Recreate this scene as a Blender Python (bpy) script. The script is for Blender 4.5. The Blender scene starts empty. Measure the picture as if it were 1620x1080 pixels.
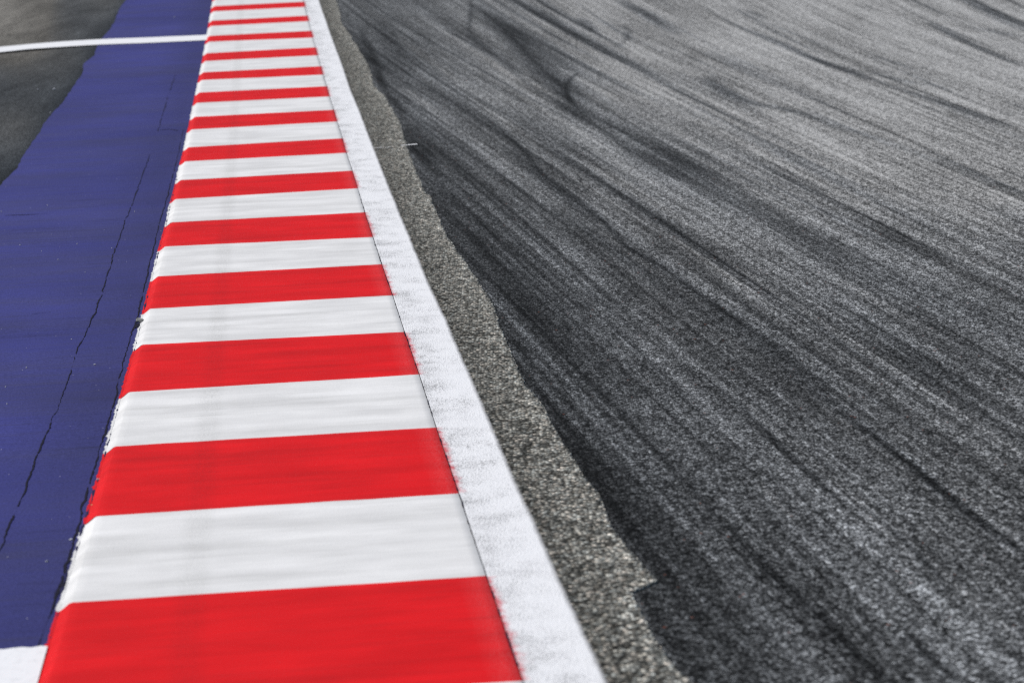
import bpy, math, random
import numpy as np
from mathutils import Matrix, Vector
random.seed(7); rng = np.random.default_rng(7)
S = bpy.context.scene; COL = S.collection

# ------------------------------------------------------------------ survey: camera height, pitch, slope of the ground
F, PITCH, ROLL, H = 3089.5, 0.22058, -0.03162, 1.9314          # focal length in photo pixels, radians, metres
Y0 = 5.482
def zs(Y):                                                     # the circuit climbs gently away from the camera
    Y = np.asarray(Y, float); s = np.clip(Y - Y0, -6, 26)
    z = 1.654e-3*s**2 - 8.09e-6*s**3
    e = np.clip(Y - Y0 - 26, 0, None)
    return z + 0.0696*35*(1 - np.exp(-e/35))
cp, sp_, cr, sr = math.cos(PITCH), math.sin(PITCH), math.cos(ROLL), math.sin(ROLL)
def g(px, py, dz=0.0):                                         # where a surveyed sight line meets the ground
    x, y = px - 810, py - 540
    X, Yd = cr*x + sr*y, -sr*x + cr*y
    U = -Yd
    d = np.array([X, F*cp + U*sp_, -F*sp_ + U*cp])
    t = H/max(1e-6, -d[2])
    if d[2] >= -60: t = 60/F
    for _ in range(60):
        tn = (float(zs(d[1]*t)) + dz - H)/d[2]
        t = 0.5*t + 0.5*tn if 0 < tn < 1 else t
    return np.array([d[0]*t, d[1]*t])
def gl(pts, dz=0.0): return np.array([g(a, b, dz) for a, b in pts])

# ------------------------------------------------------------------ helpers
def tag(o, label=None, cat=None, group=None, kind=None):
    for k, v in (('label', label), ('category', cat), ('group', group), ('kind', kind)):
        if v: o[k] = v
    return o
def mesh(name, V, Fc, mat, parent=None, uv=None, attrs=None, smooth=True):
    me = bpy.data.meshes.new(name); V = np.asarray(V, np.float32); Fc = np.asarray(Fc, np.int32)
    n = len(V); m = len(Fc); k = Fc.shape[1]
    me.vertices.add(n); me.vertices.foreach_set('co', V.ravel())
    me.loops.add(m*k); me.loops.foreach_set('vertex_index', Fc.ravel())
    me.polygons.add(m); me.polygons.foreach_set('loop_start', np.arange(0, m*k, k, dtype=np.int32))
    me.update(calc_edges=True)
    if smooth: me.polygons.foreach_set('use_smooth', np.ones(m, bool))
    if uv is not None:
        l = me.uv_layers.new(name='flow'); l.data.foreach_set('uv', np.asarray(uv, np.float32)[Fc.ravel()].ravel())
    for a, v in (attrs or {}).items():
        at = me.attributes.new(a, 'FLOAT', 'POINT'); at.data.foreach_set('value', np.asarray(v, np.float32))
    if mat: me.materials.append(mat)
    o = bpy.data.objects.new(name, me); COL.objects.link(o)
    if parent: o.parent = parent
    return o
def grid_faces(r, c):
    i = np.arange(r-1)[:, None]*c + np.arange(c-1)[None]
    i = i.ravel(); return np.stack([i, i+1, i+c+1, i+c], 1)
def sheet(name, Xg, Yg, dz, mat, parent=None, uv=None, attrs=None, bump=None):
    """a ground sheet from grids of X and Y (rows x cols)"""
    Z = zs(Yg) + dz
    if bump is not None: Z = Z + bump
    V = np.stack([Xg.ravel(), Yg.ravel(), np.broadcast_to(Z, Xg.shape).ravel()], 1)
    return mesh(name, V, grid_faces(*Xg.shape), mat, parent, uv, attrs)
def xi(pl):                                                    # X as a function of Y along a surveyed edge
    pl = pl[np.argsort(pl[:, 1])]
    return lambda Y: np.interp(Y, pl[:, 1], pl[:, 0])
def rows(a, b, step0, grow=1.0):                               # rows that get sparser with distance
    out = [a]
    while out[-1] < b: out.append(out[-1] + step0*max(1, (out[-1]/5)**grow))
    return np.array(out)
def wob(n, k, amp, seed):                                      # smooth 1-D noise
    r = np.random.default_rng(seed); m = max(4, int(n/k)+3)
    return amp*np.interp(np.arange(n)/k, np.arange(m), r.normal(size=m))

# ------------------------------------------------------------------ node helpers
class NT:
    def __init__(s, name, rough=0.8, spec=0.3):
        s.m = bpy.data.materials.new(name); s.m.use_nodes = True; s.t = s.m.node_tree
        s.b = s.t.nodes['Principled BSDF']; s.out = s.t.nodes['Material Output']
        s.b.inputs['Roughness'].default_value = rough; s.b.inputs['Specular IOR Level'].default_value = spec
        s.tc = s.n('ShaderNodeTexCoord').outputs['Object']
    def n(s, t, **k):
        nd = s.t.nodes.new(t)
        for a, v in k.items(): setattr(nd, a, v)
        return nd
    def l(s, a, b): s.t.links.new(a, b)
    def put(s, sock, v):
        if isinstance(v, bpy.types.NodeSocket): s.l(v, sock)
        elif isinstance(v, (tuple, list)): sock.default_value = (*v, 1) if len(v) == 3 and len(sock.default_value) == 4 else v
        else: sock.default_value = v
    def math(s, op, a, b=0.0, c=0.0, clamp=False):
        nd = s.n('ShaderNodeMath', operation=op, use_clamp=clamp)
        s.put(nd.inputs[0], a); s.put(nd.inputs[1], b); s.put(nd.inputs[2], c); return nd.outputs[0]
    def mix(s, f, a, b, mode='MIX'):
        nd = s.n('ShaderNodeMix', data_type='RGBA', blend_type=mode)
        s.put(nd.inputs[0], f); s.put(nd.inputs[6], a); s.put(nd.inputs[7], b); return nd.outputs[2]
    def scale(s, v, sc, off=(0, 0, 0)):
        nd = s.n('ShaderNodeMapping'); s.put(nd.inputs['Vector'], v); nd.inputs['Scale'].default_value = sc
        nd.inputs['Location'].default_value = off; return nd.outputs[0]
    def noise(s, v, sc=1.0, det=2.0, rough=0.5, dist=0.0):
        nd = s.n('ShaderNodeTexNoise'); s.put(nd.inputs['Vector'], v); nd.inputs['Scale'].default_value = sc
        nd.inputs['Detail'].default_value = det; nd.inputs['Roughness'].default_value = rough
        nd.inputs['Distortion'].default_value = dist; return nd.outputs['Fac']
    def vor(s, v, sc, rnd=1.0, feat='F1'):
        nd = s.n('ShaderNodeTexVoronoi', feature=feat); s.put(nd.inputs['Vector'], v); nd.inputs['Scale'].default_value = sc
        nd.inputs['Randomness'].default_value = rnd; return nd
    def ramp(s, f, lo, hi, a=0.0, b=1.0):
        nd = s.n('ShaderNodeMapRange'); s.put(nd.inputs[0], f)
        for i, v in enumerate((lo, hi, a, b)): s.put(nd.inputs[i+1], v)
        return nd.outputs[0]
    def sep(s, c):
        nd = s.n('ShaderNodeSeparateColor'); s.l(c, nd.inputs[0]); return nd.outputs
    def attr(s, a):
        return s.n('ShaderNodeAttribute', attribute_name=a).outputs['Fac']
    def uv(s): return s.n('ShaderNodeUVMap', uv_map='flow').outputs[0]
    def rgb(s, v, tint):                                       # grey value times a tint
        nd = s.n('ShaderNodeCombineColor')
        for i in range(3): s.l(s.math('MULTIPLY', v, tint[i]), nd.inputs[i])
        return nd.outputs[0]
    def bump(s, h, st, dist=0.004):
        nd = s.n('ShaderNodeBump'); nd.inputs['Strength'].default_value = st; nd.inputs['Distance'].default_value = dist
        s.put(nd.inputs['Height'], h); s.l(nd.outputs[0], s.b.inputs['Normal'])
    def base(s, c): s.put(s.b.inputs['Base Color'], c); return s
    def alpha(s, a): s.put(s.b.inputs['Alpha'], a)

def stones(m, size, contrast, bright=0.0):
    """value of crushed-stone aggregate around 1: one random shade per stone, darker in the gaps, plus clumps"""
    v = m.vor(m.tc, 1/size); c = m.sep(v.outputs['Color'])
    v2 = m.vor(m.tc, 1/(size*2.3)); c2 = m.sep(v2.outputs['Color'])
    shade = m.math('ADD', m.math('MULTIPLY', c[0], 1.25), m.math('MULTIPLY', c2[1], 0.75))     # 0..2
    gap = m.ramp(v.outputs['Distance'], 0.22, 0.72, 1.30, 0.25)
    n1 = m.noise(m.tc, 0.55/size, 2, 0.6)
    n2 = m.noise(m.tc, 0.13/size, 3, 0.6)
    nn = m.math('ADD', m.math('MULTIPLY', n1, 1.3), m.math('MULTIPLY', n2, 0.4))                 # mean 1.75
    e = m.math('ADD', m.math('MULTIPLY', m.math('SUBTRACT', shade, 1.0), 1.0), m.math('SUBTRACT', nn, 0.85))
    val = m.math('MULTIPLY', m.math('POWER', 2.0, m.math('MULTIPLY', e, contrast)), gap)
    val = m.math('MINIMUM', val, 3.2)
    if bright:
        b = m.ramp(c[2], 1-bright, 1.0, 0.0, 1.0)
        val = m.math('ADD', val, m.math('MULTIPLY', b, 1.6))
    return val, v, c

# ------------------------------------------------------------------ surveyed edges
LT=[(111,952),(183,706),(228,545),(250,437),(272,351.7),(286,285),(300,233),(309,185),(315.5,147.5),(322,115.5),(327.5,85.5),(331.5,58),(335.5,34),(339,11)]
LB=[(62,1127),(153,816),(207,620),(239,488),(260,390),(278,315),(293,255.5),(303,205),(311.5,162),(319.5,126),(325.5,96),(330.5,65.5),(334.5,40.5),(338,17.5)]
RT=[(767,910.5),(689,676),(640,525),(603,418),(576,336),(557.8,270),(542,219),(528.5,174),(517,137.5),(507.5,106),(499,76),(492,50),(486,26),(481.3,4)]
RB=[(825,1076),(725,780),(664,592),(621.7,467),(589,375),(566,298),(547.5,242),(533.5,192.5),(521,152),(510.5,117.5),(501.5,87),(494.3,59),(488,33),(482.8,10.5)]
bL, bR = [], []
for i in range(8, 14):
    for T in (LT, RT): T[i] = (T[i][0], T[i][1]-0.9)
    for B in (LB, RB): B[i] = (B[i][0], B[i][1]+0.9)
for i in range(14):
    bL += [g(*LB[i]), g(*LT[i])]; bR += [g(*RB[i]), g(*RT[i])]
bL, bR = np.array(bL), np.array(bR)                            # boundaries: even index = near end of a red block
axis = (bR[20] - bR[0]); axis /= np.linalg.norm(axis)
nrm = np.array([-axis[1], axis[0]])                            # points to the left
for k in range(4):                                             # two more blocks nearer, a few more farther
    st = 0.86
    bL = np.vstack([bL[0]-axis*st, bL]); bR = np.vstack([bR[0]-axis*st, bR])
for k in range(12):
    st = 0.84
    bL = np.vstack([bL, bL[-1]+axis*st]); bR = np.vstack([bR, bR[-1]+axis*st])
# smooth the kerb's right edge laterally
cR = np.polyfit(bR[:, 1], bR[:, 0], 3); kerb_r = lambda Y: np.polyval(cR, Y)
cL = np.polyfit(bL[:, 1], bL[:, 0], 3); kerb_l = lambda Y: np.polyval(cL, Y)
bR[:, 0] = 0.6*kerb_r(bR[:, 1]) + 0.4*bR[:, 0]; bL[:, 0] = 0.6*kerb_l(bL[:, 1]) + 0.4*bL[:, 0]
ker = xi(bR); kel = xi(bL)
DROP, CH = 0.027, 0.036
ZB = -DROP - 0.001                                             # level of the blue run-off

line_r = gl([(995,1160),(955,1077),(905,969),(872,899),(847,835),(819,780),(805,747),(778,680),(755,622),(728,561),(705,505),(676,452),(644,371),(619,310),(592,240),(570,180),(552,140),(540,100),(520,50),(505,0),(496,-30)])
cl = np.polyfit(line_r[:, 1], line_r[:, 0], 4); lr0 = xi(line_r)
line_re = lambda Y: np.where(Y < 27, 0.5*np.polyval(cl, np.clip(Y, 4.2, 27)) + 0.5*lr0(Y), 0) + 0*Y
def line_right(Y):
    Y = np.asarray(Y, float)
    a = kerb_r(Y) + 0.205
    w = np.clip((Y-4.4)/0.4, 0, 1)*np.clip((26-Y)/1.5, 0, 1)
    return a*(1-w) + line_re(np.clip(Y, 4.3, 26.9))*w
strip_pts = gl([(1190,1180),(1130,1120),(1094,1079),(1058,1041),(1033,1002),(1011,958),(1000,934),(1042,916),(1022,897),(994,866),(967,830),(947,780),(922,748),(897,705),(880,678),(858,639),(830,605),(819,578),(794,522),(783,486),(762,454),(739,418),(711,377),(694,343),(683,315),(669,296),(655,263),(644,229),(633,193),(620,170),(607,150),(592,137),(584,105),(562,67),(541,37),(530,0),(522,-30)])
blue_l = gl([(-1500,1500),(-900,1120),(-480,760),(-180,480),(-60,360),(0,293),(20,269),(45,235),(67,200),(95,165),(117,135),(135,107),(150,82),(165,60),(180,35),(199,0),(212,-30),(222,-55)], ZB)

# ------------------------------------------------------------------ materials
# painted kerb concrete: brush-rolled paint with faint transverse drag marks, grime and a rough seam band
def kerb_paint(name, col, dirt, k):
    m = NT(name, 0.75, 0.08); uv = m.uv()
    drag = m.noise(m.scale(uv, (0.6, 14, 1)), 1, 5, 0.65, 0.15)
    fine = m.noise(m.scale(uv, (5, 190, 1)), 1, 3, 0.6)
    blot = m.noise(m.tc, 3.0, 4, 0.6)
    f = m.math('ADD', m.ramp(drag, 0.48, 0.75, 0, 0.42), m.math('MULTIPLY', m.ramp(fine, 0.45, 0.75), 0.30))
    f = m.math('MULTIPLY', f, m.ramp(blot, 0.3, 0.65, 0.35, 1.0))
    f = m.math('MULTIPLY', f, k, clamp=True)
    c = m.mix(f, col, dirt)
    sp = m.vor(m.tc, 150); pit = m.math('MULTIPLY', m.math('LESS_THAN', sp.outputs['Distance'], 0.16), m.math('GREATER_THAN', m.sep(sp.outputs['Color'])[0], 0.955))
    c = m.mix(m.math('MULTIPLY', pit, 0.55), c, (0.1, 0.1, 0.1))
    hair = m.ramp(m.noise(m.scale(uv, (1.6, 120, 1), (2, 4, 0)), 1, 4, 0.7), 0.60, 0.70, 0, 0.6)
    c = m.mix(m.math('MULTIPLY', hair, m.ramp(blot, 0.35, 0.6)), c, dirt)
    xs0 = m.n('ShaderNodeSeparateXYZ'); m.l(uv, xs0.inputs[0])
    edge = m.math('MULTIPLY', m.ramp(xs0.outputs[0], 0.0, 0.09, 1, 0), m.ramp(m.noise(m.tc, 210, 3, 0.7), 0.45, 0.62, 0, 0.22))
    c = m.mix(edge, c, (0.74, 0.42, 0.43) if col[1] < 0.1 else (0.62, 0.62, 0.62))
    # roughened band where the rollers overlap
    xs = m.n('ShaderNodeSeparateXYZ'); m.l(uv, xs.inputs[0])
    bx = m.math('ABSOLUTE', m.math('SUBTRACT', xs.outputs[0], 0.86))
    band = m.ramp(m.math('ADD', bx, m.math('MULTIPLY', m.noise(m.tc, 9, 3), 0.05)), 0.045, 0.085, 1, 0)
    sg = m.ramp(m.noise(m.tc, 170, 2, 0.6), 0.42, 0.66)
    c = m.mix(m.math('MULTIPLY', band, m.math('MULTIPLY', sg, 0.38)), c, dirt)
    bk = m.ramp(m.noise(m.scale(uv, (2.2, 7, 1), (3, 9, 0)), 1, 3), 0.35, 0.7, 0.86, 1.08)
    bk = m.math('MULTIPLY', bk, m.ramp(m.noise(m.tc, 160, 3, 0.7), 0.3, 0.7, 0.93, 1.06))
    c2 = m.n('ShaderNodeHueSaturation'); m.l(c, c2.inputs['Color']); m.l(bk, c2.inputs['Value'])
    m.base(c2.outputs[0])
    hgt = m.math('ADD', m.math('MULTIPLY', m.noise(m.tc, 260, 2), 0.5), m.math('MULTIPLY', drag, 0.6))
    m.bump(hgt, 0.22, 0.002)
    br = m.math('ADD', m.math('MULTIPLY', m.noise(m.scale(uv, (45, 150, 1)), 1, 3, 0.7), 0.9), m.math('MULTIPLY', m.noise(m.tc, 30, 2), 0.5))
    m.alpha(m.ramp(m.math('ADD', m.attr('cover'), m.math('SUBTRACT', br, 1.28)), 0.0, 0.12))
    return m.m
M_red = kerb_paint('red_kerb_paint', (0.74, 0.010, 0.014), (0.30, 0.012, 0.015), 0.95)
M_white = kerb_paint('white_kerb_paint', (0.79, 0.787, 0.78), (0.38, 0.38, 0.36), 0.80)

# white edge line: sprayed on rough asphalt, dark pits, red overspray, frayed edges
def line_mat():
    m = NT('white_line_paint', 0.9, 0.05); uv = m.uv(); xs = m.n('ShaderNodeSeparateXYZ'); m.l(uv, xs.inputs[0])
    big = m.noise(m.tc, 7, 3, 0.6); v = m.vor(m.tc, 190); cc = m.sep(v.outputs['Color'])
    pits = m.noise(m.tc, 190, 2, 0.6)
    thr = m.math('ADD', m.ramp(big, 0.35, 0.68, 0.66, 0.50), m.ramp(xs.outputs[0], 0.02, 0.20, 0.03, -0.055))
    pit = m.math('MULTIPLY', m.ramp(m.math('SUBTRACT', pits, thr), 0.0, 0.05), 0.75)
    c = m.mix(pit, (0.86, 0.865, 0.88), (0.15, 0.15, 0.15))
    c = m.mix(m.math('MULTIPLY', m.ramp(cc[0], 0.0, 1.0), 0.13), c, (0.45, 0.46, 0.48))
    red = m.attr('red')
    rn = m.noise(m.tc, 180, 4, 0.8); rb = m.noise(m.tc, 22, 3, 0.6)
    rt = m.math('ADD', m.math('MULTIPLY', rn, 0.75), m.math('MULTIPLY', rb, 0.55))
    rf = m.ramp(m.math('SUBTRACT', m.math('ADD', rt, m.math('MULTIPLY', red, 0.55)), 1.02), 0.0, 0.22)
    rf = m.math('MULTIPLY', rf, m.ramp(red, 0.02, 0.25, 0, 0.9))
    c = m.mix(rf, c, (0.62, 0.035, 0.06)); m.base(c)
    m.bump(m.math('ADD', m.noise(m.tc, 140, 2), v.outputs['Distance']), 0.45, 0.003)
    # u = distance to the free edge in metres
    fray = m.math('ADD', m.math('MULTIPLY', m.noise(m.tc, 130, 3, 0.7), 0.020), m.math('MULTIPLY', m.noise(m.tc, 9, 2), 0.010))
    m.alpha(m.ramp(m.math('SUBTRACT', xs.outputs[0], fray), -0.008, 0.010))
    return m.m
M_line = line_mat()

def plain_line():
    m = NT('white_marking_paint', 0.9, 0.05)
    n = m.noise(m.tc, 40, 4, 0.7); c = m.mix(m.ramp(n, 0.5, 0.8, 0, 0.4), (0.84, 0.845, 0.86), (0.5, 0.5, 0.52))
    m.base(c); m.bump(m.noise(m.tc, 150, 2), 0.3, 0.002); return m.m
M_mark = plain_line()
def chalk():
    m = NT('worn_white_chalk', 0.9, 0.1); m.base((0.7, 0.7, 0.7))
    m.alpha(m.ramp(m.noise(m.tc, 110, 3, 0.7), 0.42, 0.5, 0.15, 0.95)); return m.m
M_chalk = chalk()

# old aggregate strip next to the line
def strip_mat():
    m = NT('old_aggregate_asphalt', 0.95, 0.05)
    val, v, c = stones(m, 0.0125, 2.1, 0.08)
    val = m.math('MULTIPLY', val, m.attr('tone'))
    a = m.rgb(val, (1.04, 0.97, 0.83)); b = m.rgb(val, (0.95, 0.99, 0.93))
    warm = m.rgb(val, (1.06, 0.97, 0.84))
    col = m.mix(c[1], a, b); col = m.mix(m.math('GREATER_THAN', c[2], 0.93), col, warm)
    m.base(col); m.bump(m.math('MULTIPLY', v.outputs['Distance'], -1.0), 0.9, 0.006); return m.m
M_strip = strip_mat()

def track_mat():
    m = NT('rubbered_track_asphalt', 0.9, 0.06); uv = m.uv()
    val, v, c = stones(m, 0.0085, 2.5, 0.03)
    # tyre streaks that follow the racing line: stretched along the flow
    s1 = m.noise(m.scale(uv, (0.12, 3.0, 1)), 1, 3, 0.6)
    s2 = m.noise(m.scale(uv, (0.16, 12, 1), (4, 1, 0)), 1, 3, 0.6)
    s3 = m.noise(m.scale(uv, (0.32, 36, 1), (1, 7, 0)), 1, 3, 0.65)
    e = m.math('ADD', m.math('MULTIPLY', m.math('SUBTRACT', s1, 0.5), 3.0), m.math('MULTIPLY', m.math('SUBTRACT', s2, 0.5), 4.0))
    e = m.math('ADD', e, m.math('MULTIPLY', m.math('SUBTRACT', s3, 0.5), 4.4))
    blot = m.math('MULTIPLY', m.math('SUBTRACT', m.noise(m.tc, 2.6, 5, 0.65), 0.5), 0.5)
    hl = None
    for sc_, off_, wd_ in (((0.16, 6.0, 1), (3, 3, 1), 0.010), ((0.22, 15, 1), (8, 2, 4), 0.016)):
        n_ = m.noise(m.scale(uv, sc_, off_), 1, 2, 0.5, 0.0)
        ln_ = m.ramp(m.math('ABSOLUTE', m.math('SUBTRACT', n_, 0.5)), 0.0, wd_, 1.0, 0.0)
        ln_ = m.math('MULTIPLY', ln_, m.ramp(m.noise(m.scale(uv, (0.5, 2.5, 1), off_), 1, 2), 0.48, 0.60))
        hl = ln_ if hl is None else m.math('ADD', hl, ln_)
    e = m.math('SUBTRACT', m.math('ADD', e, blot), m.math('MULTIPLY', hl, 1.1))
    far = m.noise(m.scale(uv, (0.45, 1.5, 1), (2, 2, 5)), 1, 4, 0.6, 0.3)
    e = m.math('ADD', e, m.math('MULTIPLY', m.math('SUBTRACT', far, 0.5), 2.2))
    ux = m.n('ShaderNodeSeparateXYZ'); m.l(uv, ux.inputs[0])
    e = m.math('MULTIPLY', e, m.ramp(ux.outputs[0], 8, 19, 1.0, 0.6))
    e = m.math('ADD', e, m.math('MULTIPLY', m.math('SUBTRACT', m.noise(m.scale(m.tc, (1, .35, 1)), 24, 3, 0.6), 0.5), m.ramp(ux.outputs[0], 8, 18, 0.3, 1.2)))
    tone = m.math('MULTIPLY', m.attr('tone'), m.math('POWER', 2.0, e))
    g_ = m.math('MULTIPLY', tone, val)
    g_ = m.math('MINIMUM', g_, 0.62)
    # rubbered parts are bluish and even, clean stone is neutral grey
    warmth = m.ramp(m.attr('tone'), 0.06, 0.3)
    col = m.mix(warmth, m.rgb(g_, (0.95, 1.0, 1.045)), m.rgb(g_, (1.0, 1.0, 0.98)))
    rust = m.math('MULTIPLY', m.math('GREATER_THAN', c[1], 0.9993), 0.5)
    col = m.mix(rust, col, (0.25, 0.09, 0.06))
    m.base(col)
    m.bump(m.math('MULTIPLY', v.outputs['Distance'], -1.0), 0.75, 0.005); return m.m
M_track = track_mat()

def apron_mat():
    m = NT('weathered_apron_asphalt', 0.95, 0.05)
    val, v, c = stones(m, 0.012, 0.42)
    b = m.math('POWER', 2.0, m.math('MULTIPLY', m.math('SUBTRACT', m.noise(m.scale(m.tc, (2.2, 0.5, 1)), 1, 6, 0.7), 0.5), 3.0))
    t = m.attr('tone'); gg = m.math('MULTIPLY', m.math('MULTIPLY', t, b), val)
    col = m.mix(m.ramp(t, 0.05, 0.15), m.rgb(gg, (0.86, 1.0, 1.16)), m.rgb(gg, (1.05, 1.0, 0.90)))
    fl = m.vor(m.tc, 14); f = m.math('MULTIPLY', m.math('LESS_THAN', fl.outputs['Distance'], 0.1), m.math('GREATER_THAN', m.sep(fl.outputs['Color'])[0], 0.9))
    m.base(m.mix(m.math('MULTIPLY', f, 0.5), col, (0.4, 0.38, 0.36))); m.bump(val, 0.2, 0.003); return m.m
M_apron = apron_mat()

def blue_mat():
    m = NT('blue_run_off_paint', 0.8, 0.08); uv = m.uv(); xs = m.n('ShaderNodeSeparateXYZ'); m.l(uv, xs.inputs[0])
    base = (0.047, 0.051, 0.212)
    def rot(sc, off=(0, 0, 0)):
        nd = m.n('ShaderNodeMapping'); m.l(m.tc, nd.inputs['Vector']); nd.inputs['Rotation'].default_value = (0, 0, -0.117)
        return m.scale(nd.outputs[0], sc, off)
    n1 = m.noise(rot((0.5, 2.6, 1)), 1, 4, 0.6)
    n2 = m.noise(rot((1.6, 38, 1), (2, 5, 0)), 1, 4, 0.65)
    n3 = m.noise(rot((14, 420, 1)), 1, 2, 0.5)
    worn = m.math('ADD', m.ramp(n1, 0.42, 0.66, 0, 0.35), m.ramp(n2, 0.48, 0.72, 0, 0.5))
    c = m.mix(worn, base, (0.058, 0.058, 0.120))
    # dark strip beside the kerb, u = metres from the kerb foot
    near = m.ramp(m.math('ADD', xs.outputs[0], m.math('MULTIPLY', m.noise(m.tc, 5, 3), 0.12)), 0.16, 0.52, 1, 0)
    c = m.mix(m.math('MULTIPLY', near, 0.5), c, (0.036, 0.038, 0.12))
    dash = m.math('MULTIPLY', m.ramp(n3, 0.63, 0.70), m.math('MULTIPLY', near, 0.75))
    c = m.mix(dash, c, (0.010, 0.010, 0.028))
    drk = m.ramp(m.noise(rot((1.1, 22, 1), (5, 5, 0)), 1, 4, 0.7), 0.56, 0.72, 0, 0.5)
    c = m.mix(drk, c, (0.020, 0.020, 0.06))
    sc = m.ramp(m.noise(rot((2.5, 90, 1), (9, 3, 0)), 1, 4, 0.6), 0.70, 0.78, 0, 0.35)
    c = m.mix(sc, c, (0.25, 0.24, 0.33))
    v = m.vor(m.tc, 36); sp = m.math('MULTIPLY', m.math('LESS_THAN', v.outputs['Distance'], 0.10), m.math('GREATER_THAN', m.sep(v.outputs['Color'])[0], 0.955))
    c = m.mix(m.math('MULTIPLY', sp, 0.8), c, (0.45, 0.45, 0.55))
    br = m.n('ShaderNodeHueSaturation'); m.l(c, br.inputs['Color'])
    m.l(m.math('MULTIPLY', m.ramp(m.noise(m.tc, 110, 3, 0.7), 0.3, 0.7, 0.72, 1.28), m.ramp(m.noise(m.tc, 0.9, 3), 0.3, 0.7, 0.86, 1.10)), br.inputs['Value'])
    m.base(br.outputs[0])
    m.bump(m.math('ADD', m.math('MULTIPLY', m.noise(m.tc, 130, 3), 0.7), n2), 0.4, 0.003); return m.m
M_blue = blue_mat()
def dark(name, c):
    m = NT(name, 0.95, 0.1); m.base(m.mix(m.noise(m.tc, 200, 2), c, tuple(x*2.2 for x in c))); return m.m
M_crack = dark('open_crack', (0.009, 0.009, 0.017)); M_crackf = dark('filled_crack', (0.016, 0.016, 0.045))
def rock(name, c):
    m = NT(name, 0.85, 0.2); m.base(m.mix(m.noise(m.tc, 90, 3), tuple(x*.5 for x in c), tuple(x*1.3 for x in c))); m.bump(m.noise(m.tc, 220, 3), 0.6, 0.003); return m.m
M_rock = rock('grey_stone', (0.36, 0.36, 0.33)); M_peb = rock('pale_pebble', (0.62, 0.62, 0.66)); M_tan = rock('tan_leaf', (0.55, 0.38, 0.18))
def grass():
    m = NT('grass_ground', 0.9, 0.1); n = m.noise(m.tc, 0.6, 6, 0.7)
    m.base(m.mix(n, (0.035, 0.06, 0.018), (0.075, 0.105, 0.035))); m.bump(m.noise(m.tc, 30, 3), 0.6, 0.05); return m.m

# ------------------------------------------------------------------ ground far around
Yg, Xg = np.meshgrid(np.concatenate([np.linspace(-400, 0, 9), np.linspace(2, 120, 60), np.linspace(130, 700, 20)]), np.linspace(-400, 400, 41), indexing='ij')
tag(sheet('ground', Xg, Yg, -0.16, grass()), kind='structure')

# ------------------------------------------------------------------ the apron (weathered asphalt left of the blue paint)
def rbf(pts, X, Y, lev=None, sig=0.42):
    """smooth field through spot readings of the surface shade"""
    P = gl([(a, b) for a, b, _ in pts]); v = np.log([c for *_, c in pts])
    num = np.zeros(X.shape); den = np.full(X.shape, 1e-9); Yc = np.clip(Y, 3.5, 60); Q = X/Yc; K = 1.9/Yc
    for (x, y), t in zip(P, v):
        d = ((Q-x/y)**2 + (K-1.9/y)**2)/(sig*sig)
        w = np.exp(-d) + 1e-4/(1+d*d); num += w*t; den += w
    return np.exp(num/den)
yr = np.concatenate([np.linspace(-4, 8, 12), rows(8.3, 34, 0.035, 0.8), np.linspace(35, 75, 20)])
fr = np.concatenate([[0.0], np.linspace(0.02, 1, 150)**0.6])
YG, FG = np.meshgrid(yr, fr, indexing='ij')
bl = xi(blue_l); XR = bl(YG) + 0.25; XLft = XR - 0.9*YG*0.35 - 2.0
XG = XR*(FG) + XLft*(1-FG); XG[:, 0] = -32
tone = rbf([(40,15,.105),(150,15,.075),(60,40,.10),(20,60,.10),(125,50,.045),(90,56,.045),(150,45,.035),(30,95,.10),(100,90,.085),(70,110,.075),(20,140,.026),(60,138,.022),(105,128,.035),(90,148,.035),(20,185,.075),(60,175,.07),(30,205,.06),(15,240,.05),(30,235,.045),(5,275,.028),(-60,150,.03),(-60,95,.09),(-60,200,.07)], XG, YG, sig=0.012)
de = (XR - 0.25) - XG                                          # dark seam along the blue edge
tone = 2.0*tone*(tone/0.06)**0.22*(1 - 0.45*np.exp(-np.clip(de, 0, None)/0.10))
und = 0.012*np.sin(YG*1.1 + XG*0.4)*np.clip((de-0.1)/0.6, 0, 1)
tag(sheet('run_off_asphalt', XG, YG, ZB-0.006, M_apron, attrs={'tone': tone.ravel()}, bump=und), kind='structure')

# ------------------------------------------------------------------ blue painted run-off
yr = np.concatenate([np.linspace(0, 4, 6), rows(4.2, 36, 0.02, 0.7), np.linspace(37, 60, 8)])
fr = np.linspace(0, 1, 60); YG, FG = np.meshgrid(yr, fr, indexing='ij')
kfoot = lambda Y: np.where(Y < 36, kel(np.clip(Y, 2, 36)), kel(36.) + (Y-36)*(-0.12)) - CH
lft = bl(YG) + wob(len(yr), 14, 0.006, 3)[:, None]*(YG/8) + wob(len(yr), 2, 0.0015, 5)[:, None]*(YG/8)
XG = lft*(1-FG) + (kfoot(YG)+0.03)*FG
run = sheet('blue_run_off', XG, YG, ZB, M_blue, uv=np.stack([(kfoot(YG)-XG).ravel(), YG.ravel()], 1)); tag(run, kind='structure')

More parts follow.
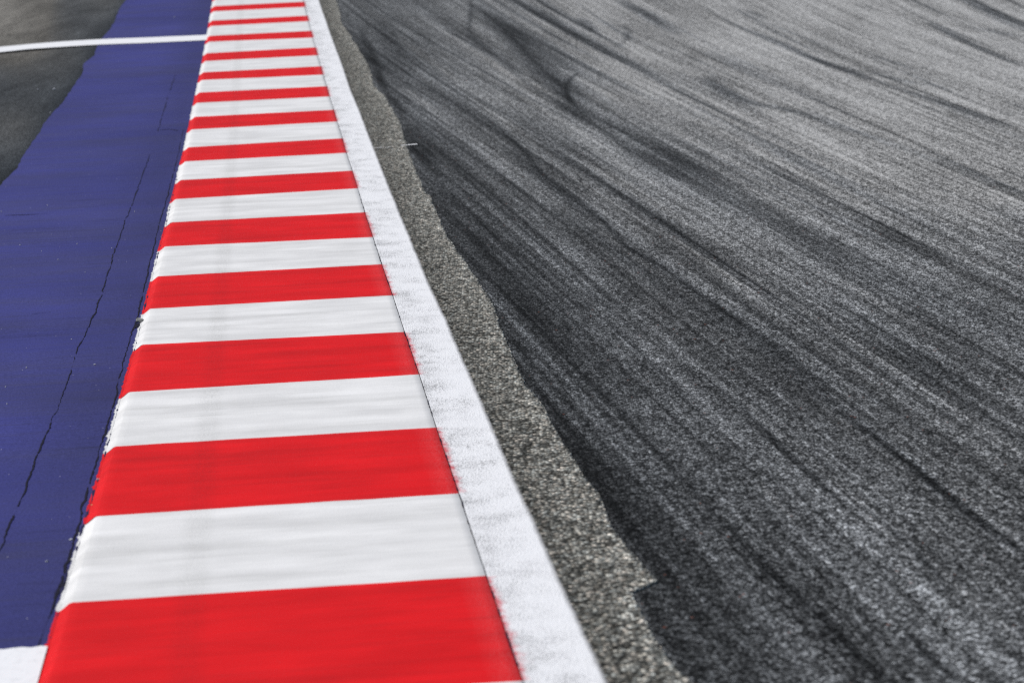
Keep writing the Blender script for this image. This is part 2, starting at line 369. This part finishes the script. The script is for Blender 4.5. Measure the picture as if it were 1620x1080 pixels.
def ribbon(name, P, widths, dz, mat, parent=None, step=0.012, jag=0.5, seed=1, wander=0.003, breaks=0.0, rag=0.0):
    """irregular narrow strip lying on the ground along points P"""
    P = np.asarray(P); seg = np.r_[0, np.cumsum(np.linalg.norm(np.diff(P, axis=0), axis=1))]
    n = max(4, int(seg[-1]/step)); s = np.linspace(0, seg[-1], n)
    X = np.interp(s, seg, P[:, 0]); Y = np.interp(s, seg, P[:, 1])
    T = np.stack([np.gradient(X), np.gradient(Y)], 1); T /= np.linalg.norm(T, axis=1)[:, None]; N = np.stack([-T[:, 1], T[:, 0]], 1)
    w = 0.52*np.interp(s, seg, widths) if np.ndim(widths) else np.full(n, float(widths))
    r = np.random.default_rng(seed)
    off = wob(n, 12, wander, seed) + wob(n, 3, wander*0.5, seed+9)
    w = w*np.clip(1 + jag*r.normal(size=n)*0.6 + wob(n, 10, jag*0.8, seed+3), 0.12, 3)
    if breaks: w = w*np.where(wob(n, 8, 1, seed+5) < breaks, 0.08, 1)
    C = np.stack([X, Y], 1) + N*off[:, None]
    A = C + N*(w/2)[:, None]; B = C - N*(w/2)[:, None]
    V = np.empty((2*n, 3)); V[0::2, :2] = A; V[1::2, :2] = B; V[:, 2] = zs(V[:, 1]) + dz
    return mesh(name, V, grid_faces(n, 2), mat, parent)
crA = gl([(-40,960),(0,866),(33,789),(74,685),(96,633),(122,555),(146,503),(164,457),(180,401),(200,345),(215,307),(237,245)], ZB)
crA2 = gl([(250,208),(262,165),(277,118)], ZB)
crB = gl([(50,1060),(64,1016),(84,955),(103,902),(120,845),(133,794),(158,711),(178,644),(192,580),(205,534),(214,514),(222,482),(244,384),(265,309),(283,240),(290,205)], ZB)
ribbon('crack', crA, [.010,.010,.010,.013,.007,.008,.012,.011,.008,.007,.011,.006], ZB+0.002, M_crack, run, seed=4, breaks=-1.1)
ribbon('crack', crA2, .007, ZB+0.002, M_crackf, run, seed=6, breaks=-0.4)
ribbon('crack', crB, [.008,.009,.013,.015,.009,.009,.010,.010,.007,.007,.012,.010,.009,.010,.007,.005], ZB+0.002, M_crack, run, seed=11, breaks=-1.3)
ribbon('crack', gl([(252,206),(268,204.5),(280,207)], ZB), .012, ZB+0.0025, M_crackf, run, seed=16)
ribbon('crack', gl([(84,660),(120,657),(150,655),(176,656)], ZB), .006, ZB+0.0025, M_crackf, run, seed=17, breaks=-.3)
ribbon('crack', gl([(8,341),(40,340),(75,338)], ZB), .008, ZB+0.0025, M_crackf, run, seed=18)
ribbon('crack', gl([(50,497),(65,495),(80,494)], ZB), .007, ZB+0.0025, M_crackf, run, seed=19, breaks=0)
ribbon('crack', gl([(72,1010),(92,935),(128,840),(150,770)], ZB)+[0.006,0], .006, ZB+0.0025, M_crackf, run, seed=23, breaks=0.1)
# broken-out hole at the kerb foot
def blob(name, c, rx, ry, dz, mat, parent=None, n=22, seed=0, dome=0.0):
    r = np.random.default_rng(seed); a = np.linspace(0, 2*np.pi, n, endpoint=False); k = 1 + 0.28*r.normal(size=n).clip(-1.4, 1.4)
    V = [[c[0], c[1], float(zs(c[1]))+dz+dome]] + [[c[0]+rx*q*math.cos(t), c[1]+ry*q*math.sin(t), float(zs(c[1]+ry*q*math.sin(t)))+dz] for t, q in zip(a, k)]
    return mesh(name, V, [[0, 1+i, 1+(i+1) % n] for i in range(n)], mat, parent)
hc = g(217, 515.5, ZB)
blob('hole', hc, 0.014, 0.055, ZB+0.003, M_crack, run, seed=2)
hc2 = g(99, 926, ZB); blob('hole', hc2, 0.010, 0.024, ZB+0.003, M_crack, run, seed=5)

# ------------------------------------------------------------------ the kerb
kerb = bpy.data.objects.new('kerb', None); COL.objects.link(kerb); kerb.location = (0, 0, 0)
tag(kerb, 'long raised race track kerb painted in red and white blocks', 'kerb', kind='thing')
def block(i, red):
    n0, n1, f0, f1 = bR[i], bL[i], bR[i+1], bL[i+1]
    nb = 26 if n0[1] > 12 else 90; b = np.linspace(0, 1, nb)
    A = np.linspace(0, 1, 41)
    Rb = n0 + (f0-n0)*b[:, None]; Lb = n1 + (f1-n1)*b[:, None]
    jw = wob(nb, 5, 0.0012, 100+i)
    cols = [(Rb - nrm*0.003, -0.02), (Rb - nrm*0.0018, -0.002)]
    for a in A[:-1]: cols.append((Rb + (Lb-Rb)*a, 0.0012*math.sin(a*9+i) if 0 else 0))
    cols += [(Lb + nrm*(jw[:, None]-0.003), -0.0002), (Lb + nrm*(0.006+jw[:, None]), -0.003), (Lb + nrm*(CH*0.55+jw[:, None]), -DROP*0.52), (Lb + nrm*(CH+jw[:, None]), -DROP+0.0015)]
    r = np.random.default_rng(50+i)                            # paint brushed past the foot, ragged
    base_j = 0.004 if not red else 0.003
    j = np.abs(wob(nb, 3, base_j, 200+i)) + 0.004
    bend = (r.normal(size=nb)*0.003)[:, None]*axis
    cols += [(Lb + nrm*((CH+j*0.5)[:, None]), ZB+0.0022), (Lb + nrm*((CH+j+0.007)[:, None]) + bend, ZB+0.0022), (Lb + nrm*((CH+j+0.020)[:, None]) + bend, ZB+0.0021)]
    # tiny unevenness of the paint joint between colours
    V = []; U = []
    ca = np.array([c[0] for c in cols]); cz = np.array([c[1] for c in cols])
    pos = ca.transpose(1, 0, 2).copy(); nr, nc = pos.shape[:2]
    w0 = wob(nc, 4, 0.0011, 300+i) + wob(nc, 12, 0.002, 500+i); w1 = wob(nc, 4, 0.0011, 301+i) + wob(nc, 12, 0.002, 501+i)
    pos += (w0[None, :, None]*(1-b)[:, None, None] + w1[None, :, None]*b[:, None, None])*axis
    Z = zs(pos[..., 1]) + cz[None]
    lat = np.linalg.norm(pos - Rb[:, None], axis=2)
    sv = (pos @ axis)
    V = np.dstack([pos, Z[..., None]]).reshape(-1, 3)
    return mesh('red_block' if red else 'white_block', V, grid_faces(nr, nc), M_red if red else M_white, kerb, uv=np.stack([lat.ravel(), sv.ravel()], 1), attrs={'cover': np.broadcast_to(np.r_[np.ones(nc-3)*1.6, 1.0, .5, 0.0][None], (nr, nc)).ravel()})
for i in range(len(bR)-1): block(i, i % 2 == 0)
# dark joint between kerb and line, broken up
Yj = rows(3.4, 30, 0.04, 0.5)
ribbon('joint_seam', np.stack([ker(Yj)+0.001, Yj], 1), 0.0033, 0.0016, M_crack, kerb, step=0.006, seed=31, wander=0.0008, jag=0.8, breaks=0.1)
# thin opening along the back foot
Yk = rows(5, 14, 0.04, 0.5)
ribbon('foot_crack', np.stack([kel(Yk)-CH-0.002, Yk], 1), 0.005, ZB+0.0036, M_crackf, kerb, step=0.006, seed=35, wander=0.001, jag=0.9, breaks=0.75)

# ------------------------------------------------------------------ aggregate strip, line
yr = rows(2.5, 45, 0.006, 1.0); sx = xi(strip_pts)
def strip_right(Y):
    a = ker(np.clip(Y, 2, 36)) + 0.45
    w = np.clip((Y-4.3)/0.4, 0, 1)*np.clip((27-Y)/2, 0, 1)
    return a*(1-w) + sx(Y)*w
jag = (wob(len(yr), 3, 0.0016, 71) + wob(len(yr), 1, 0.0018, 72) + wob(len(yr), 14, 0.003, 73))*np.clip(yr/9, .6, 1.6)
fr = np.concatenate([np.linspace(0, 1, 26), [1.004, 1.01]])
YG, FG = np.meshgrid(yr, fr, indexing='ij')
XA = np.where(YG < 36, kerb_r(np.clip(YG, 0, 36)), kerb_r(36.) - 0.12*(YG-36)) - 0.05
XB = strip_right(YG) + jag[:, None]; XG = XA*(1-FG) + XB*FG
lift = np.where(FG > 1.005, -0.02, np.where(FG > 1.001, -0.004, 0)) 
lat = np.clip((XG - line_right(YG))/np.maximum(XB-line_right(YG), 0.02), -1, 1)
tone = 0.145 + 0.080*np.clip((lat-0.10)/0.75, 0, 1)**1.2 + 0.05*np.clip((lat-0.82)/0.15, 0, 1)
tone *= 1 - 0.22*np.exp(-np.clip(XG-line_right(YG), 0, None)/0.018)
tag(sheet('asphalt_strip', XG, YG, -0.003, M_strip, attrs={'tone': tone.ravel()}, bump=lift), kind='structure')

yr = rows(2.5, 36, 0.008, 1.0); fr = np.linspace(0, 1, 34); YG, FG = np.meshgrid(yr, fr, indexing='ij')
XA = ker(YG) + 0.0035; XB = line_right(YG) + 0.018; XG = XA*(1-FG) + XB*FG
bY = bR[:, 1]; idx = np.searchsorted(bY, YG) - 1; isred = (idx % 2 == 0).astype(float)
red = isred*np.exp(-(XG-XA)/0.050)
tag(sheet('edge_line', XG, YG, 0.0, M_line, uv=np.stack([(XB-XG).ravel(), YG.ravel()], 1), attrs={'red': red.ravel()}),
    'broad white line painted along the track side of the red and white kerb', 'road marking', kind='thing')

# ------------------------------------------------------------------ transverse white lines on the left
def quadline(name, top, bot, dz, label, cat, mat, lv=ZB, ext=0.0, seed=0):
    A = gl(top, lv); B = gl(bot, lv); t = np.linspace(0, 1, 260)
    def rs(P):
        s = np.r_[0, np.cumsum(np.linalg.norm(np.diff(P, axis=0), axis=1))]; s /= s[-1]
        return np.stack([np.interp(t, s, P[:, 0]), np.interp(t, s, P[:, 1])], 1)
    A, B = rs(A), rs(B); A[:, 1] += wob(260, 5, 0.004, seed); B[:, 1] += wob(260, 5, 0.004, seed+1)
    G = np.stack([A, (A*2+B)/3, (A+2*B)/3, B], 1)
    return tag(sheet(name, G[..., 0], G[..., 1], dz, mat), label, cat)
quadline('cross_line', [(-300,126),(-80,86),(0,75.2),(50,70.5),(100,66.5),(155,63.2),(240,60),(330.5,56)], [(-300,137),(-80,96),(0,83.6),(50,78.4),(100,75.0),(160,71.5),(240,68.6),(329,64.4)], ZB+0.006,
         'thin white line curving across the grey asphalt and blue paint in the distance', 'road marking', M_mark, seed=80)
quadline('cross_line', [(-700,1085),(-300,1052),(0,1029),(76,1024)], [(-700,1320),(-300,1290),(0,1262),(10,1258)], ZB+0.006,
         'wide white line ending at the kerb foot in the near corner', 'road marking', M_mark, seed=84)
# survey chalk tick across the aggregate strip
ck = bpy.data.objects.new('chalk_mark', None); COL.objects.link(ck); c0 = g(625, 232); ck.location = (0, 0, 0)
tag(ck, 'short thin white tick mark across the edge of the aggregate strip', 'chalk mark')
ribbon('stroke', gl([(590,234.5),(606,233.6),(622,232.2)]), 0.016, 0.0016, M_chalk, ck, step=0.01, seed=41, jag=.6, breaks=-.4)
ribbon('stroke', gl([(634,230.5),(646,229.5),(660,228.2)]), 0.024, 0.0016, M_mark, ck, step=0.01, seed=43, jag=.4)

# ------------------------------------------------------------------ loose stones
def stone(name, c, r, lv, mat, seed, label, cat, group=None, flat=0.7):
    rr = random.Random(seed); import bmesh
    bm = bmesh.new(); bmesh.ops.create_icosphere(bm, subdivisions=2, radius=1)
    for v in bm.verts:
        k = 1 + 0.22*math.sin(v.co.x*3.1+seed) + 0.15*math.sin(v.co.y*4.7+seed*2) + rr.uniform(-.09, .09)
        v.co = Vector((v.co.x*r*k*rr.uniform(.95, 1.05)*1.2, v.co.y*r*k, v.co.z*r*k*flat))
    me = bpy.data.meshes.new(name); bm.to_mesh(me); bm.free(); me.materials.append(mat)
    o = bpy.data.objects.new(name, me); COL.objects.link(o); o.location = (c[0], c[1], float(zs(c[1]))+lv+r*flat*0.55); o.rotation_euler = (0, 0, rr.uniform(0, 3))
    return tag(o, label, cat, group)
stone('stone', g(222.5, 508.5, ZB), 0.017, ZB, M_rock, 3, 'angular grey stone beside a dark hole at the kerb foot', 'stone')
stone('pebble', g(146.5, 800, ZB), 0.0055, ZB, M_tan, 8, 'tiny tan leaf at the foot of a red kerb block', 'pebble')  # a yellowish leaf, built from the stone shape
stone('pebble', g(155.5, 759, ZB), 0.0062, ZB, M_peb, 9, 'white pebble between the black crack and a red kerb block', 'pebble')
for k, (a, b) in enumerate([(213,335),(255,366),(2,335),(75,325),(32,388),(122,386),(66,398),(255,375),(177,393),(92,411),(135,431),(113,537),(42,582),(150,577),(9,612),(11,639),(74,888),(112,854),(276,28),(60,142),(86,142),(80,179)]):
    stone('pebble', g(a, b, ZB), 0.0042*(1.0 if b > 300 else 2.2)*random.uniform(.7, 1.2), ZB, M_peb, 20+k, 'tiny pale pebble lying on the blue painted run off' if k < 19 else 'pale pebble lying on dark asphalt beyond the blue paint', 'pebble',
          'tiny pale pebbles on the blue paint' if k < 19 else 'pale pebbles on the dark asphalt')
for k, (a, b) in enumerate([(663,264),(671,266),(685,265),(699,263),(676,299),(682,303)]):
    stone('paint_fleck', g(a, b, -.01), 0.009, -.012, M_peb, 60+k, 'white fleck on the dark asphalt just past the chalk tick', 'fleck', 'white flecks beside the aggregate strip', flat=.25)

# ------------------------------------------------------------------ the track and its rubber
ZT = -0.009
def bp(l): return gl(l, ZT)
flow = [[(751,6),(801,50),(846,98),(883,132),(915,173),(978,205),(1041,242),(1110,283),(1141,303),(1204,341),(1267,372),(1330,410),(1425,451),(1500,483),(1582,523),(1620,545)],
 [(1138,31),(1220,63),(1299,98),(1362,120),(1425,142),(1519,173),(1614,205)],
 [(1466,35),(1519,63),(1567,85),(1620,107)],
 [(1110,120),(1173,157),(1267,179),(1330,201),(1412,227),(1519,270),(1614,308)],
 [(989,388),(1042,419),(1106,466),(1181,519),(1236,560),(1286,601),(1330,642),(1425,720),(1466,755),(1519,802),(1582,850)],
 [(1189,872),(1236,919),(1299,976),(1346,1026),(1403,1077)],
 [(1362,797),(1425,850),(1472,897),(1507,938)],
 [(1428,1001),(1513,1077)],
 [(905,698),(946,742),(1000,800)],
 [(950,497),(992,536),(1022,563),(1117,658)],
 [(758,177),(819,229),(861,279),(889,299),(950,346),(989,388)],
 [(633,193),(678,254),(717,310),(772,354),(828,404),(875,443)],
 [(876,547),(920,598),(968,648),(1015,700)],
 [(915,28),(930,40),(945,52)],[(975,0),(1020,22),(1070,55)],[(1335,0),(1375,14),(1400,20)],[(1178,15),(1215,31)],[(1400,70),(1480,90),(1560,105)],[(1440,225),(1520,262),(1600,297)],
 [(540,40),(580,100),(620,160),(660,225)],[(610,20),(640,80),(680,150)]]
A_, b_ = [], []
terms = [(0, 1), (0, 2), (0, 3), (1, 1)]
XS, YS = 3.0, 12.0
for l in flow:
    P = bp(l)
    for p, q in zip(P[:-1], P[1:]):
        t = (q-p)/np.linalg.norm(q-p); mx, my = (p+q)/2; x, y = mx/XS, my/YS
        A_.append([(i*x**(i-1)*y**j/XS if i else 0)*t[0] + (j*x**i*y**(j-1)/YS if j else 0)*t[1] for i, j in terms]); b_.append(-t[0]/XS)
A_, b_ = np.array(A_), np.array(b_)
co = np.linalg.solve(A_.T@A_ + 2e-4*np.eye(len(terms)), A_.T@b_)
def phi(X, Y):
    X = np.clip(X, -4, 9)/XS; Y = np.clip(Y, 2, 28)/YS
    o = X.copy()
    for (i, j), c in zip(terms, co): o = o + c*X**i*Y**j
    return o*XS
yr = np.concatenate([np.linspace(-3, 3.6, 6), rows(3.8, 34, 0.014, 1.0), np.linspace(34.5, 90, 40)])
NC = 760; u = np.linspace(0, 1, NC)
YG, UG = np.meshgrid(yr, np.concatenate([u, [1.1, 1.4, 2, 3, 4.5]]), indexing='ij')
XA = np.where(YG < 36, kerb_r(np.clip(YG, 0, 36)), kerb_r(36.) - 0.12*(YG-36)) + 0.12
WID = 0.30*np.clip(YG, 3, 60) - XA + 0.6
XG = XA + UG*WID
PH = phi(XG, YG)
shade = [(560,20,.13),(620,30,.13),(700,30,.13),(700,100,.17),(650,90,.12),(620,110,.075),(820,40,.16),(900,40,.24),(1000,60,.27),(1130,60,.30),(1300,50,.35),(1450,20,.36),(1550,30,.40),(1600,150,.34),(1450,90,.33),(1300,150,.31),(1420,200,.31),(1550,250,.28),
 (1000,130,.22),(1050,200,.17),(1200,120,.27),(1200,220,.22),(1350,280,.22),(1550,340,.19),(1450,380,.15),(1250,300,.14),(780,120,.15),(860,210,.17),(800,190,.17),(760,260,.12),(700,230,.11),(950,260,.13),(900,100,.11),
 (660,200,.075),(690,290,.05),(740,340,.062),(800,300,.12),(880,340,.12),(950,300,.16),(1000,340,.15),(1060,400,.15),(1100,300,.11),(850,430,.075),(800,420,.055),(840,500,.055),(900,560,.052),(930,460,.08),(1000,470,.10),(1050,560,.085),(1100,520,.12),(1180,580,.065),(1150,440,.16),(1250,480,.14),(1350,540,.13),(1350,450,.10),(1450,480,.09),(1550,550,.085),(1600,450,.12),(1600,620,.10),
 (950,650,.068),(1000,720,.062),(900,690,.05),(980,800,.05),(1100,650,.085),(1200,700,.085),(1280,560,.11),(1330,700,.085),(1450,650,.11),(1520,720,.125),(1600,760,.11),(1100,800,.07),(1200,850,.075),(1100,950,.062),(1180,1040,.065),(1300,900,.075),(1400,800,.10),(1450,950,.08),(1350,1050,.08),(1550,900,.10),(1600,1030,.085),(1050,1000,.05)]
tone = rbf(shade, XG, YG, sig=0.030)*(1.24 + 0.50*np.clip((YG-9)/8, 0, 1)*np.clip((XG+1.8)/2.5, 0, 1))
def dist_poly(P, X, Y, wmax):
    """signed distance and position along a surveyed curve"""
    best = np.full(X.shape, 1e9); sg = np.zeros(X.shape); al = np.zeros(X.shape)
    L = np.r_[0, np.cumsum(np.linalg.norm(np.diff(P, axis=0), axis=1))]
    ys = Y[:, 0]; r0 = np.searchsorted(ys, P[:, 1].min()-wmax*2); r1 = np.searchsorted(ys, P[:, 1].max()+wmax*2)+1
    x, y = X[r0:r1], Y[r0:r1]; B = best[r0:r1]; G_ = sg[r0:r1]; A1 = al[r0:r1]
    for k in range(len(P)-1):
        p, d = P[k], P[k+1]-P[k]; L2 = d@d
        t = np.clip(((x-p[0])*d[0]+(y-p[1])*d[1])/L2, 0, 1)
        ex, ey = x-p[0]-t*d[0], y-p[1]-t*d[1]; q = np.hypot(ex, ey); s_ = np.sign(d[0]*ey-d[1]*ex)
        m_ = q < B; B[m_] = q[m_]; G_[m_] = (q*s_)[m_]; A1[m_] = ((L[k]+t*(L[k+1]-L[k]))/L[-1])[m_]
    return best, sg, al
def smooth(P, n=6):
    t = np.arange(len(P)); tt = np.linspace(0, len(P)-1, (len(P)-1)*n+1)
    if len(P) < 3: return P
    Q = []
    for k in range(2):
        y = P[:, k]; m = np.gradient(y)
        i = np.clip(tt.astype(int), 0, len(P)-2); f = tt-i
        Q.append((2*f**3-3*f**2+1)*y[i]+(f**3-2*f**2+f)*m[i]+(-2*f**3+3*f**2)*y[i+1]+(f**3-f**2)*m[i+1])
    return np.stack(Q, 1)
def mark(pts, w, k, fin=0.1, fout=0.1, soft=1.0, lines=0, core=None):
    """darken the asphalt along a tyre mark or a painted edge shadow: w half width in m, k strength (in stops)"""
    global tone
    P = bp(pts) if not isinstance(pts, np.ndarray) else pts
    P = smooth(P, 4)
    q, s_, a = dist_poly(P, XG, YG, w*2)
    prof = np.exp(-(q/w)**2*1.3*soft)
    if lines: prof = prof*(0.55+0.45*np.cos(s_/w*lines))
    f = np.clip(a/fin, 0, 1)*np.clip((1-a)/fout, 0, 1)
    tone = tone*2.0**(-k*1.0*prof*np.sqrt(f))
Fl = flow
ds = XG - (sx(np.clip(YG, 4.4, 27)))
tone *= 1 - 0.30*np.exp(-np.clip(ds, 0, None)/(0.05*YG))*np.clip((YG-3)/4, 0, 1)
mark([(751,6),(801,50),(846,98),(883,132),(915,173),(978,205),(1041,242),(1110,283),(1141,303),(1204,341),(1267,372),(1330,410),(1425,451),(1500,483),(1582,523),(1640,552)], .17, 1.5, .25, .6)
mark([(751,6),(801,50),(846,98),(883,132),(915,173),(978,205),(1041,242),(1110,283),(1150,310),(1204,341)], .035, .9, .3, .4)
mark([(790,100),(840,135),(880,160),(905,178),(950,205),(1010,245),(1080,285),(1150,330)], .05, 1.0, .2, .5)
mark([(840,100),(900,135),(960,170),(1040,215),(1100,250),(1180,300)], .12, .7, .3, .5)
mark(Fl[1], .10, 1.3, .35, .15, lines=2); mark([(1260,85),(1299,98),(1340,112),(1380,128)], .07, 1.0, .3, .3)
mark([(1299,95),(1362,113),(1430,128),(1500,140),(1560,152)], .06, .7, .3, .5)
mark(Fl[2], .11, 1.5, .4, .1, lines=3); mark([(1500,38),(1560,48),(1620,60)], .16, .7, .3, .3)
mark(Fl[3], .09, 1.1, .15, .5); mark([(1110,118),(1150,143),(1190,163),(1250,178)], .10, .8, .2, .5)
mark([(1335,0),(1375,14),(1400,20)], .1, 1.3, .3, .4); mark([(1178,15),(1200,24),(1215,31)], .10, 1.2, .3, .3)
mark([(975,0),(1020,22),(1045,40),(1070,55)], .12, 1.2, .3, .4); mark([(915,28),(930,40),(945,52)], .08, 1.2, .3, .4)
mark([(945,32),(985,44),(994,52),(990,63),(972,79)], .06, .8, .3, .3)
mark([(745,-10),(746,15),(742,45),(744,60)], .04, .9, .3, .3); mark([(742,55),(770,78),(800,100),(825,118)], .06, 1.0, .2, .3)
mark([(914,115),(900,128),(896,142),(900,155),(906,164)], .032, 1.4, .2, .2)
mark([(1320,75),(1400,95),(1500,118),(1600,145)], .07, .5, .3, .4); mark([(1400,70),(1480,90),(1560,105)], .05, .5, .3, .4)
mark([(1300,150),(1400,175),(1500,205),(1600,235)], .025, .9, .3, .3)
mark([(1440,225),(1520,262),(1600,297),(1640,312)], .02, 1.3, .3, .1)
mark([(596,110),(603,130),(612,148),(628,165),(640,190)], .05, 1.5, .2, .4); mark([(565,40),(582,70),(595,105),(605,130)], .05, 1.0, .3, .3)  # first one paints the shadow beside the strip's raised edge
mark([(600,30),(625,80),(650,120)], .14, .7, .3, .4)
mark([(655,235),(672,255),(690,275),(705,290)], .05, .9, .3, .4); mark([(640,190),(660,230),(680,270),(720,330),(770,390),(830,470),(880,540)], .14, .7, .2, .4)
mark([(758,177),(819,229),(861,279),(889,299),(950,346),(989,388),(1042,419),(1106,466),(1181,519)], .022, 1.2, .2, .2)
mark([(800,225),(850,275),(900,315),(960,365)], .06, .7, .3, .3)
mark(Fl[4], .028, 1.0, .1, .1); mark([(1106,472),(1181,527),(1240,572),(1300,625),(1340,660)], .09, .7, .2, .3)
mark([(1330,650),(1425,722),(1466,757),(1519,802),(1582,850),(1640,890)], .022, 1.5, .2, .2)
mark(Fl[5], .016, 1.6, .2, .1); mark(Fl[7], .018, 1.5, .2, .1); mark(Fl[6], .014, 1.3, .2, .3)
mark([(1180,520),(1240,562),(1300,610),(1370,670)], .012, -1.0, .2, .3); mark([(1200,760),(1225,790),(1260,825)], .012, -.9, .2, .3)
mark([(740,360),(790,430),(850,500),(905,570)], .05, .8, .3, .3); mark([(955,500),(1010,555),(1060,605),(1120,665)], .02, .9, .2, .3)
mark([(860,625),(895,680),(940,745),(985,815),(1030,880)], .035, .8, .2, .3); mark([(1010,940),(1040,990),(1080,1040),(1120,1090)], .04, .8, .3, .3)
mark([(1110,590),(1180,650),(1260,730),(1340,800)], .018, .7, .3, .3)
# random individual tyre streaks following the same lines
lo, hi = PH[(YG > 5) & (YG < 22) & (UG <= 1)].min(), PH[(YG > 5) & (YG < 22) & (UG <= 1)].max()
ysub = YG[:, 0]
for k in range(420):
    p0 = rng.uniform(lo, hi); ya = rng.uniform(3.5, 22); ln = rng.uniform(1.2, 7)*(0.6+ya/14); w = rng.choice([.006, .008, .012, .022, .045])*(0.7+ya/12)
    kk = rng.uniform(.25, 1.1)*(1 if rng.random() < .72 else -0.7)
    i0, i1 = np.searchsorted(ysub, ya), np.searchsorted(ysub, ya+ln)
    if i1-i0 < 4: continue
    yy = YG[i0:i1]; f = np.clip((yy-ya)/(ln*.3), 0, 1)*np.clip((ya+ln-yy)/(ln*.3), 0, 1)
    drift = p0 + (yy-ya)*rng.normal()*0.008
    tone[i0:i1] *= 2.0**(-kk*np.exp(-((PH[i0:i1]-drift)/w)**2)*f)
tone = np.clip(tone, .012, .6); tone = np.where(tone > .37, .37 + (tone-.37)*0.5, tone)
tag(sheet('track', XG, YG, ZT, M_track, uv=np.stack([YG.ravel(), PH.ravel()], 1), attrs={'tone': tone.ravel()}), kind='structure')

# ------------------------------------------------------------------ camera
cam = bpy.data.cameras.new('camera'); co_ = bpy.data.objects.new('camera', cam); COL.objects.link(co_); S.camera = co_
r0, u0, f0 = Vector((1, 0, 0)), Vector((0, sp_, cp)), Vector((0, cp, -sp_))
r_ = cr*r0 + sr*u0; u_ = -sr*r0 + cr*u0
Mx = Matrix(((r_.x, u_.x, -f0.x, 0), (r_.y, u_.y, -f0.y, 0), (r_.z, u_.z, -f0.z, H), (0, 0, 0, 1))); co_.matrix_world = Mx
cam.sensor_width = 36; cam.lens = F/1620*36; cam.clip_end = 3000; cam.clip_start = 0.1
cam.dof.use_dof = True; cam.dof.focus_distance = 9.3; cam.dof.aperture_fstop = 3.2

# ------------------------------------------------------------------ daylight
sd = Vector((-0.62, 0.30, 0.80)).normalized()
el = math.asin(sd.z); az = math.atan2(sd.x, sd.y)
sun = bpy.data.lights.new('sun', 'SUN'); sun.energy = 3.6; sun.angle = math.radians(0.5); sun.color = (1.0, 0.965, 0.92)
so = bpy.data.objects.new('sun', sun); COL.objects.link(so); so.rotation_euler = sd.to_track_quat('Z', 'Y').to_euler(); so.location = (0, 0, 20)
w = bpy.data.worlds.new('World'); S.world = w; w.use_nodes = True; nt = w.node_tree
sky = nt.nodes.new('ShaderNodeTexSky'); sky.sky_type = 'NISHITA'; sky.sun_disc = False; sky.sun_elevation = el; sky.sun_rotation = az
nt.links.new(sky.outputs[0], nt.nodes['Background'].inputs[0]); nt.nodes['Background'].inputs[1].default_value = 0.07
S.render.engine = 'CYCLES'; S.cycles.use_denoising = False; S.cycles.filter_width = 1.1
S.view_settings.view_transform = 'Standard'; S.view_settings.look = 'None'; S.view_settings.exposure = 0
